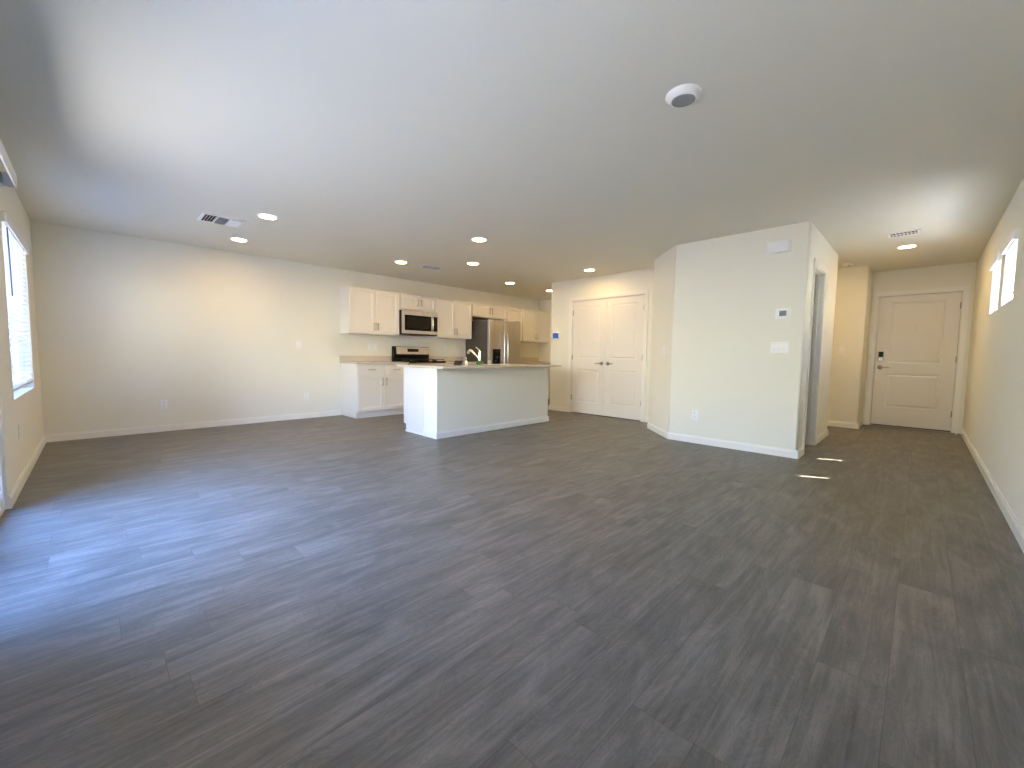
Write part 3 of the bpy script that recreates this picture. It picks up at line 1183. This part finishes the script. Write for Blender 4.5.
def base(label, ya, yb, depth=0.60, doors=2, drawers=2, parent_fn=None):
    wd = yb - ya
    t = thing('base_cabinet', label, 'cabinet', (XK, ya, 0), E, 'white base cabinets')
    z1 = 0.878
    bm = B()
    extrude_profile(bm, [(-0.002, 0.0), (-depth + 0.055, 0.0), (-depth + 0.055, 0.10), (-depth, 0.10), (-depth, z1), (-0.002, z1)], 'x', 0, wd)
    obj('body', bm, 'cabinet', t)
    obj('toe_kick', box(B(), 0.0, wd, -depth + 0.045, -depth + 0.0545, 0.0, 0.098), 'cabinet', t)
    g = 0.012
    dw = (wd - 2 * g) / max(doors, 1)
    for i in range(doors):
        a, b = g + i * dw + (0.0015 if i else 0), g + (i + 1) * dw - (0.0015 if i < doors - 1 else 0)
        hx = b - 0.032 if i == 0 else a + 0.032
        cab_door(t, a, b, 0.115, 0.695, -depth, hx, 0.695 - 0.045 - 0.065)
        cab_door(t, a, b, 0.712, 0.862, -depth, (a + b) / 2, 0.787, False, name='drawer')
    return t


base('base cabinet with two drawers at the free end beside the range', 2.923, 3.842)
base('base cabinet between range and refrigerator behind the island', 4.622, 5.530)
base('base cabinet past the refrigerator, mostly hidden by the island', 6.500, YE - 0.006)


def counter(label, ya, yb, end=0.0):
    t = thing('countertop', label, 'countertop', (XK, ya - end, 0.880), E, 'kitchen countertops')
    wd = yb - ya + end
    obj('slab', box(B(), 0, wd, -0.645, -0.002, 0, 0.028, 0.003, 2), 'counter', t)
    obj('backsplash', box(B(), 0, wd, -0.022, -0.002, 0.0285, 0.1285, 0.002, 1), 'counter', t)
    return t


counter('beige countertop between the cabinet end and the range', 2.923, 3.843, 0.020)
counter('beige countertop between the range and the refrigerator', 4.621, 5.530)
counter('beige countertop in the far corner past the refrigerator', 6.500, YE - 0.004)

# range
t = thing('gas_range', 'stainless gas range with black back panel between the cabinets', 'range', (XK, 3.851, 0), E)
wd = 0.762
bm = B()
box(bm, 0, wd, -0.63, -0.03, 0.03, 0.895, 0.003, 1)
obj('body', bm, 'black', t)
obj('cooktop', box(B(), -0.002, wd + 0.002, -0.665, -0.03, 0.897, 0.925, 0.006, 2), 'black_glass', t)
bm = B()
extrude_profile(bm, [(-0.03, 0.925), (-0.095, 0.925), (-0.115, 1.035), (-0.090, 1.190), (-0.03, 1.190)], 'x', 0.0, wd)
bk = obj('backguard', bm, 'black', t, bevel=0.004)
bm = B()
extrude_profile(bm, [(-0.1165, 1.048), (-0.1125, 1.046), (-0.0895, 1.180), (-0.0935, 1.182)], 'x', 0.055, wd - 0.004)
fp = obj('control_face', bm, 'steel', bk)
fp['label'] = 'brushed steel control face'
bm = B()
extrude_profile(bm, [(-0.1108, 1.090), (-0.107, 1.089), (-0.0965, 1.150), (-0.1005, 1.151)], 'x', 0.285, 0.525)
obj('clock_display', bm, 'black_glass', bk)
bm = B()
box(bm, 0.01, wd - 0.01, -0.672, -0.63, 0.80, 0.893, 0.004, 2)
obj('front_panel', bm, 'steel', t)
for i in range(5):
    bm = B()
    x = 0.11 + i * (wd - 0.22) / 4
    lathe(bm, [(0.021, -0.672), (0.020, -0.700), (0.016, -0.705), (0, -0.706)], 20, axis='y', c=(x, 0, 0.847))
    obj('knob', bm, 'steel', t)
dr = obj('oven_door', box(B(), 0.01, wd - 0.01, -0.672, -0.63, 0.22, 0.79, 0.004, 2), 'steel', t)
obj('oven_window', box(B(), 0.09, wd - 0.09, -0.675, -0.671, 0.32, 0.66), 'black_glass', dr)
bm = B()
tube(bm, [(0.06, -0.72, 0.735), (wd - 0.06, -0.72, 0.735)], 0.011, 12)
for x in (0.09, wd - 0.09):
    tube(bm, [(x, -0.67, 0.735), (x, -0.72, 0.735)], 0.008, 8)
obj('handle', bm, 'steel', dr)
obj('drawer', box(B(), 0.01, wd - 0.01, -0.672, -0.63, 0.045, 0.21, 0.004, 2), 'steel', t)
for k in range(3):                       # cast iron grates
    a, b = 0.02 + k * 0.243, 0.02 + k * 0.243 + 0.236
    bm = B()
    z = 0.958
    for yy in (-0.62, -0.49, -0.36, -0.23, -0.13):
        tube(bm, [(a, yy, z), (b, yy, z)], 0.0065, 6)
    for xx in (a + 0.006, (a + b) / 2, b - 0.006):
        tube(bm, [(xx, -0.625, z), (xx, -0.125, z)], 0.0065, 6)
    for xx in (a + 0.006, b - 0.006):
        for yy in (-0.62, -0.13):
            tube(bm, [(xx, yy, 0.924), (xx, yy, z)], 0.006, 6)
    obj('grate', bm, 'iron', t)
for x in (0.14, wd / 2, wd - 0.14):
    for yy in (-0.50, -0.24):
        obj('burner', lathe(B(), [(0.042, 0.925), (0.042, 0.937), (0.030, 0.939), (0.029, 0.947), (0, 0.948)], 20, c=(x, yy, 0)), 'iron', t)

# microwave
t = thing('microwave', 'stainless microwave hung under a short cabinet above the range', 'microwave', (XK, 3.846, 1.400), E)
wd, hh, dp = 0.764, 0.430, 0.385
obj('body', box(B(), 0, wd, -dp, -0.002, 0, hh, 0.003, 1), 'black', t)
dr = obj('door', panel_front(B(), 0.004, wd - 0.004, 0.018, hh - 0.002, -dp - 0.022, -dp, [(0.055, wd - 0.012, 0.075, hh - 0.080)], ((0.0, 0.003),)), 'steel', t, bevel=0.002)
obj('window', box(B(), 0.056, wd - 0.150, -dp - 0.0225, -dp - 0.018, 0.076, hh - 0.081), 'black_glass', dr)
obj('mesh_screen', box(B(), 0.105, wd - 0.205, -dp - 0.0232, -dp - 0.0224, 0.118, hh - 0.120), mat('window_mesh', (0.012, 0.010, 0.008), 0.3, **{'Specular IOR Level': 0.2}), dr)
bm = B()
hx = wd - 0.128
tube(bm, [(hx, -dp - 0.022, 0.088), (hx, -dp - 0.046, 0.105), (hx, -dp - 0.056, 0.20), (hx, -dp - 0.056, 0.24), (hx, -dp - 0.046, 0.325), (hx, -dp - 0.022, 0.342)], 0.013, 10)
obj('handle', bm, 'chrome', dr)
obj('control_panel', box(B(), wd - 0.098, wd - 0.013, -dp - 0.0225, -dp - 0.018, 0.076, hh - 0.081), 'black_glass', dr)
bm = B()
for k in range(14):
    box(bm, 0.06 + k * 0.046, 0.095 + k * 0.046, -dp + 0.02, -dp + 0.05, -0.002, 0.0)
obj('underside_vent', bm, 'dark', t)

# refrigerator, side by side
FY = 5.582
t = thing('refrigerator', 'stainless side by side refrigerator with black dispenser', 'refrigerator', (XK + 0.03, FY, 0), E)
wd, dp, hh = 0.915, 0.680, 1.765
obj('cabinet', box(B(), 0, wd, -dp, 0, 0.02, hh - 0.012, 0.004, 1), 'fridge_side', t)
obj('toe_grille', box(B(), 0.01, wd - 0.01, -dp - 0.03, -dp + 0.01, 0.012, 0.085), 'grey_plastic', t)
sp = 0.425
for i, (a, b) in enumerate(((0.002, sp - 0.003), (sp + 0.003, wd - 0.002))):
    bm = B()
    box(bm, a, b, -dp - 0.072, -dp - 0.006, 0.095, hh, 0.010, 3)
    dr = obj('door', bm, 'steel', t)
    bm = B()
    x = b - 0.045 if i == 0 else a + 0.045
    y = -dp - 0.072
    tube(bm, [(x, y + 0.002, 0.56), (x, y - 0.045, 0.575), (x, y - 0.060, 0.66), (x, y - 0.064, 1.02), (x, y - 0.060, 1.40), (x, y - 0.045, 1.485), (x, y + 0.002, 1.50)], 0.0075, 10)
    obj('handle', bm, 'chrome', dr)
    if i == 0:
        dx0, dx1 = 0.105, 0.315
        bm = B()
        panel_front(bm, dx0, dx1, 0.80, 1.175, y - 0.004, y + 0.004, [(dx0 + 0.018, dx1 - 0.018, 0.815, 1.04)], ((0.004, 0.004),))
        dd = obj('water_dispenser', bm, 'black_glass', dr)
        for ux, uz in ((0.215, 1.005), (0.185, 0.935)):
            obj('dispenser_lamp', lathe(B(), [(0.011, y - 0.003), (0.011, y - 0.006), (0, y - 0.007)], 14, axis='y', c=(ux, 0, uz)), 'icon', dd)
for x in (0.06, wd - 0.06):
    obj('hinge_cover', box(B(), x - 0.045, x + 0.045, -dp - 0.05, -dp + 0.06, hh - 0.011, hh + 0.012, 0.005, 2), 'grey_plastic', t)

# island: half wall towards the room, cabinets on the kitchen side
IX0, IXM, IX1 = -5.000, -4.510, -4.222
IY0, IY1 = 2.948, 5.092
IZ = 0.876
t = thing('kitchen_island', 'white kitchen island with half wall facing the room', 'island', (IX1, IY0, 0))
L = IY1 - IY0
bm = B()
box(bm, IXM - IX1, 0, 0, L, 0, IZ, 0.008, 3)
hw = obj('half_wall', bm, 'wall', t)
bm = B()
path_base(bm, [(IXM - IX1, 0), (0, 0), (0, L), (IXM - IX1, L)])
obj('baseboard', bm, 'trim', t)
D = IX0 - IX1
bm = B()
for ya, yb, zt in ((0.010, 0.735, IZ), (0.735, 1.530, 0.66), (1.530, L - 0.010, IZ)):
    extrude_profile(bm, [(IXM - IX1 - 0.001, 0.0), (D + 0.060, 0.0), (D + 0.060, 0.105), (D, 0.105), (D, zt), (IXM - IX1 - 0.001, zt)], 'y', ya, yb)
cb = obj('cabinet_body', bm, 'cabinet', t)
bm = B()
extrude_profile(bm, [(IXM - IX1 - 0.002, 0.0), (D + 0.055, 0.0), (D + 0.055, 0.11), (D - 0.002, 0.11), (D - 0.002, IZ), (IXM - IX1 - 0.002, IZ)], 'y', 0.003, 0.0095)
obj('end_panel', bm, 'cabinet', t)
obj('shoe_mould', box(B(), D + 0.050, IXM - IX1 - 0.002, -0.008, 0.003, 0, 0.020, 0.003, 2), 'trim', t)
for k in range(4):
    a = 0.02 + k * (L - 0.04) / 4
    b = a + (L - 0.04) / 4 - 0.004
    bm = B()
    panel_front(bm, -b, -a, 0.115, 0.695, -0.020, 0, [(-b + 0.057, -a - 0.057, 0.172, 0.638)], SHAKER)
    bmesh.ops.transform(bm, matrix=Matrix.Translation((D, 0, 0)) @ Matrix.Rotation(-PI / 2, 4, 'Z'), verts=bm.verts)
    dr = obj('door', bm, 'cabinet', t)
    bm = B()
    hy = b - 0.035 if k % 2 == 0 else a + 0.035
    tube(bm, [(D - 0.050, hy, 0.52), (D - 0.050, hy, 0.65)], 0.006, 8)
    for z in (0.54, 0.63):
        tube(bm, [(D - 0.02, hy, z), (D - 0.050, hy, z)], 0.0045, 6)
    obj('handle', bm, 'nickel', dr)
    bm = B()
    box(bm, D - 0.020, D - 0.0005, a, b, 0.712, 0.862, 0.001, 1)
    obj('drawer', bm, 'cabinet', t)

# island top with a sink cut-out
t = thing('island_countertop', 'thin pale countertop covering the island', 'countertop', (0, 0, IZ + 0.002))
CX0, CX1, CY0, CY1 = -5.075, -3.995, 2.880, 5.140
SX0, SX1, SY0, SY1 = -4.975, -4.555, 3.72, 4.44
bm = B()
cxs, cys = [CX0, SX0, SX1, CX1], [CY0, SY0, SY1, CY1]
th = 0.027
VV = {}


def vtx(x, y, z):
    k = (x, y, z)
    if k not in VV:
        VV[k] = bm.verts.new(k)
    return VV[k]


for i in range(3):
    for j in range(3):
        if i == 1 and j == 1:
            continue
        q = [(cxs[i], cys[j]), (cxs[i + 1], cys[j]), (cxs[i + 1], cys[j + 1]), (cxs[i], cys[j + 1])]
        bm.faces.new([vtx(x, y, th) for x, y in q])
        bm.faces.new([vtx(x, y, 0.0) for x, y in q[::-1]])
for ring in ([(CX0, CY0), (SX0, CY0), (SX1, CY0), (CX1, CY0), (CX1, SY0), (CX1, SY1), (CX1, CY1), (SX1, CY1), (SX0, CY1), (CX0, CY1), (CX0, SY1), (CX0, SY0)],
             [(SX0, SY0), (SX1, SY0), (SX1, SY1), (SX0, SY1)]):
    for k in range(len(ring)):
        a, b = ring[k], ring[(k + 1) % len(ring)]
        bm.faces.new([vtx(*a, 0.0), vtx(*b, 0.0), vtx(*b, th), vtx(*a, th)])
obj('slab', bm, 'counter', t, bevel=0.003)
TOP = IZ + 0.002 + th
# sink bowl set into it
t = thing('kitchen_sink', 'stainless sink sunk in the island countertop', 'sink', (0, 0, TOP))
bm = B()
g = 0.004
for dz, ins in ((-0.004, g), (-0.19, g + 0.015)):
    pass
o = [(SX0 + g, SY0 + g), (SX1 - g, SY0 + g), (SX1 - g, SY1 - g), (SX0 + g, SY1 - g)]
i_ = [(SX0 + 0.022, SY0 + 0.022), (SX1 - 0.022, SY0 + 0.022), (SX1 - 0.022, SY1 - 0.022), (SX0 + 0.022, SY1 - 0.022)]
A = [bm.verts.new((x, y, -0.002)) for x, y in o]
Bv = [bm.verts.new((x, y, -0.185)) for x, y in i_]
for k in range(4):
    bm.faces.new((A[k], A[(k + 1) % 4], Bv[(k + 1) % 4], Bv[k]))
bm.faces.new(Bv)
so = obj('basin', bm, 'steel', t)
sm = so.modifiers.new('shell', 'SOLIDIFY')
sm.thickness = 0.0015
obj('drain', lathe(B(), [(0.042, -0.184), (0.040, -0.181), (0.015, -0.183), (0, -0.183)], 24, c=((SX0 + SX1) / 2, (SY0 + SY1) / 2, 0)), 'chrome', t)
# faucet
FX, FYY = -4.500, 3.880
t = thing('kitchen_faucet', 'chrome pull-out faucet standing on the island', 'faucet', (FX, FYY, TOP))
bm = B()
lathe(bm, [(0, 0), (0.027, 0.0), (0.027, 0.006), (0.021, 0.010), (0.020, 0.090), (0.0195, 0.185), (0.017, 0.198), (0, 0.202)], 24)
obj('body', bm, 'chrome', t)
bm = B()
tube(bm, [(-0.008, 0, 0.090), (-0.06, 0, 0.125), (-0.13, 0, 0.170), (-0.185, 0, 0.203), (-0.215, 0, 0.212), (-0.240, 0, 0.200), (-0.255, 0, 0.178), (-0.260, 0, 0.160)],
     [0.015, 0.015, 0.0155, 0.017, 0.018, 0.019, 0.019, 0.017], 14)
obj('spout', bm, 'chrome', t)
bm = B()
tube(bm, [(0.0, 0, 0.198), (-0.012, 0, 0.212), (-0.055, -0.004, 0.240), (-0.085, -0.006, 0.256)], [0.012, 0.010, 0.008, 0.009], 10)
obj('handle', bm, 'chrome', t)
# sponge at its foot
bm = B()
bmesh.ops.create_icosphere(bm, subdivisions=3, radius=0.042)
for v_ in bm.verts:
    n_ = 0.75 + 0.5 * random.random() * (0.5 + 0.5 * math.sin(v_.co.x * 180) * math.cos(v_.co.y * 150))
    v_.co = Vector((v_.co.x * 1.5 * n_, v_.co.y * 1.25 * n_, v_.co.z * 0.75 * n_))
zmin = min(v_.co.z for v_ in bm.verts)
for v_ in bm.verts:
    v_.co.z -= zmin
    v_.co.z = max(v_.co.z, 0.0)
tag(obj('scrub_sponge', bm, 'green', loc=(FX + 0.085, FYY - 0.075, TOP + 0.001)), 'small green crumpled sponge at the foot of the faucet', 'sponge')
# soap pump and air gap
t = thing('air_gap', 'short chrome cap on the island to the right of the faucet', 'air gap', (FX - 0.03, FYY + 0.215, TOP))
obj('cap', lathe(B(), [(0, 0), (0.023, 0), (0.023, 0.005), (0.019, 0.008), (0.019, 0.062), (0.015, 0.070), (0, 0.072)], 20), 'chrome', t)
obj('base_ring', lathe(B(), [(0.024, 0.0), (0.028, 0.0), (0.028, 0.004), (0.024, 0.006)], 20), 'chrome', t)
t = thing('folded_card', 'dark folded card standing on the island left of the faucet', 'card', (-4.52, 3.555, TOP + 0.001), math.radians(25))
bm = B()
extrude_profile(bm, [(0.0, 0.0), (-0.055, 0.060), (-0.053, 0.061), (0.003, 0.0)], 'x', -0.06, 0.06)
obj('rear_leaf', bm, 'paper', t)
bm = B()
extrude_profile(bm, [(-0.110, 0.0), (-0.0555, 0.0605), (-0.054, 0.0615), (-0.107, 0.0)], 'x', -0.06, 0.06)
obj('front_leaf', bm, 'paper_dark', t)
t = thing('soap_dispenser', 'slim white soap pump beside the folded card on the island', 'soap dispenser', (-4.400, 3.555, TOP))
obj('bottle', lathe(B(), [(0, 0), (0.020, 0), (0.021, 0.010), (0.020, 0.050), (0.010, 0.062), (0.008, 0.066)], 18), 'plastic', t)
bm = B()
tube(bm, [(0, 0, 0.062), (0, 0, 0.105), (-0.010, 0, 0.110), (-0.040, 0, 0.106)], [0.006, 0.006, 0.006, 0.004], 8)
obj('pump', bm, 'chrome', t)
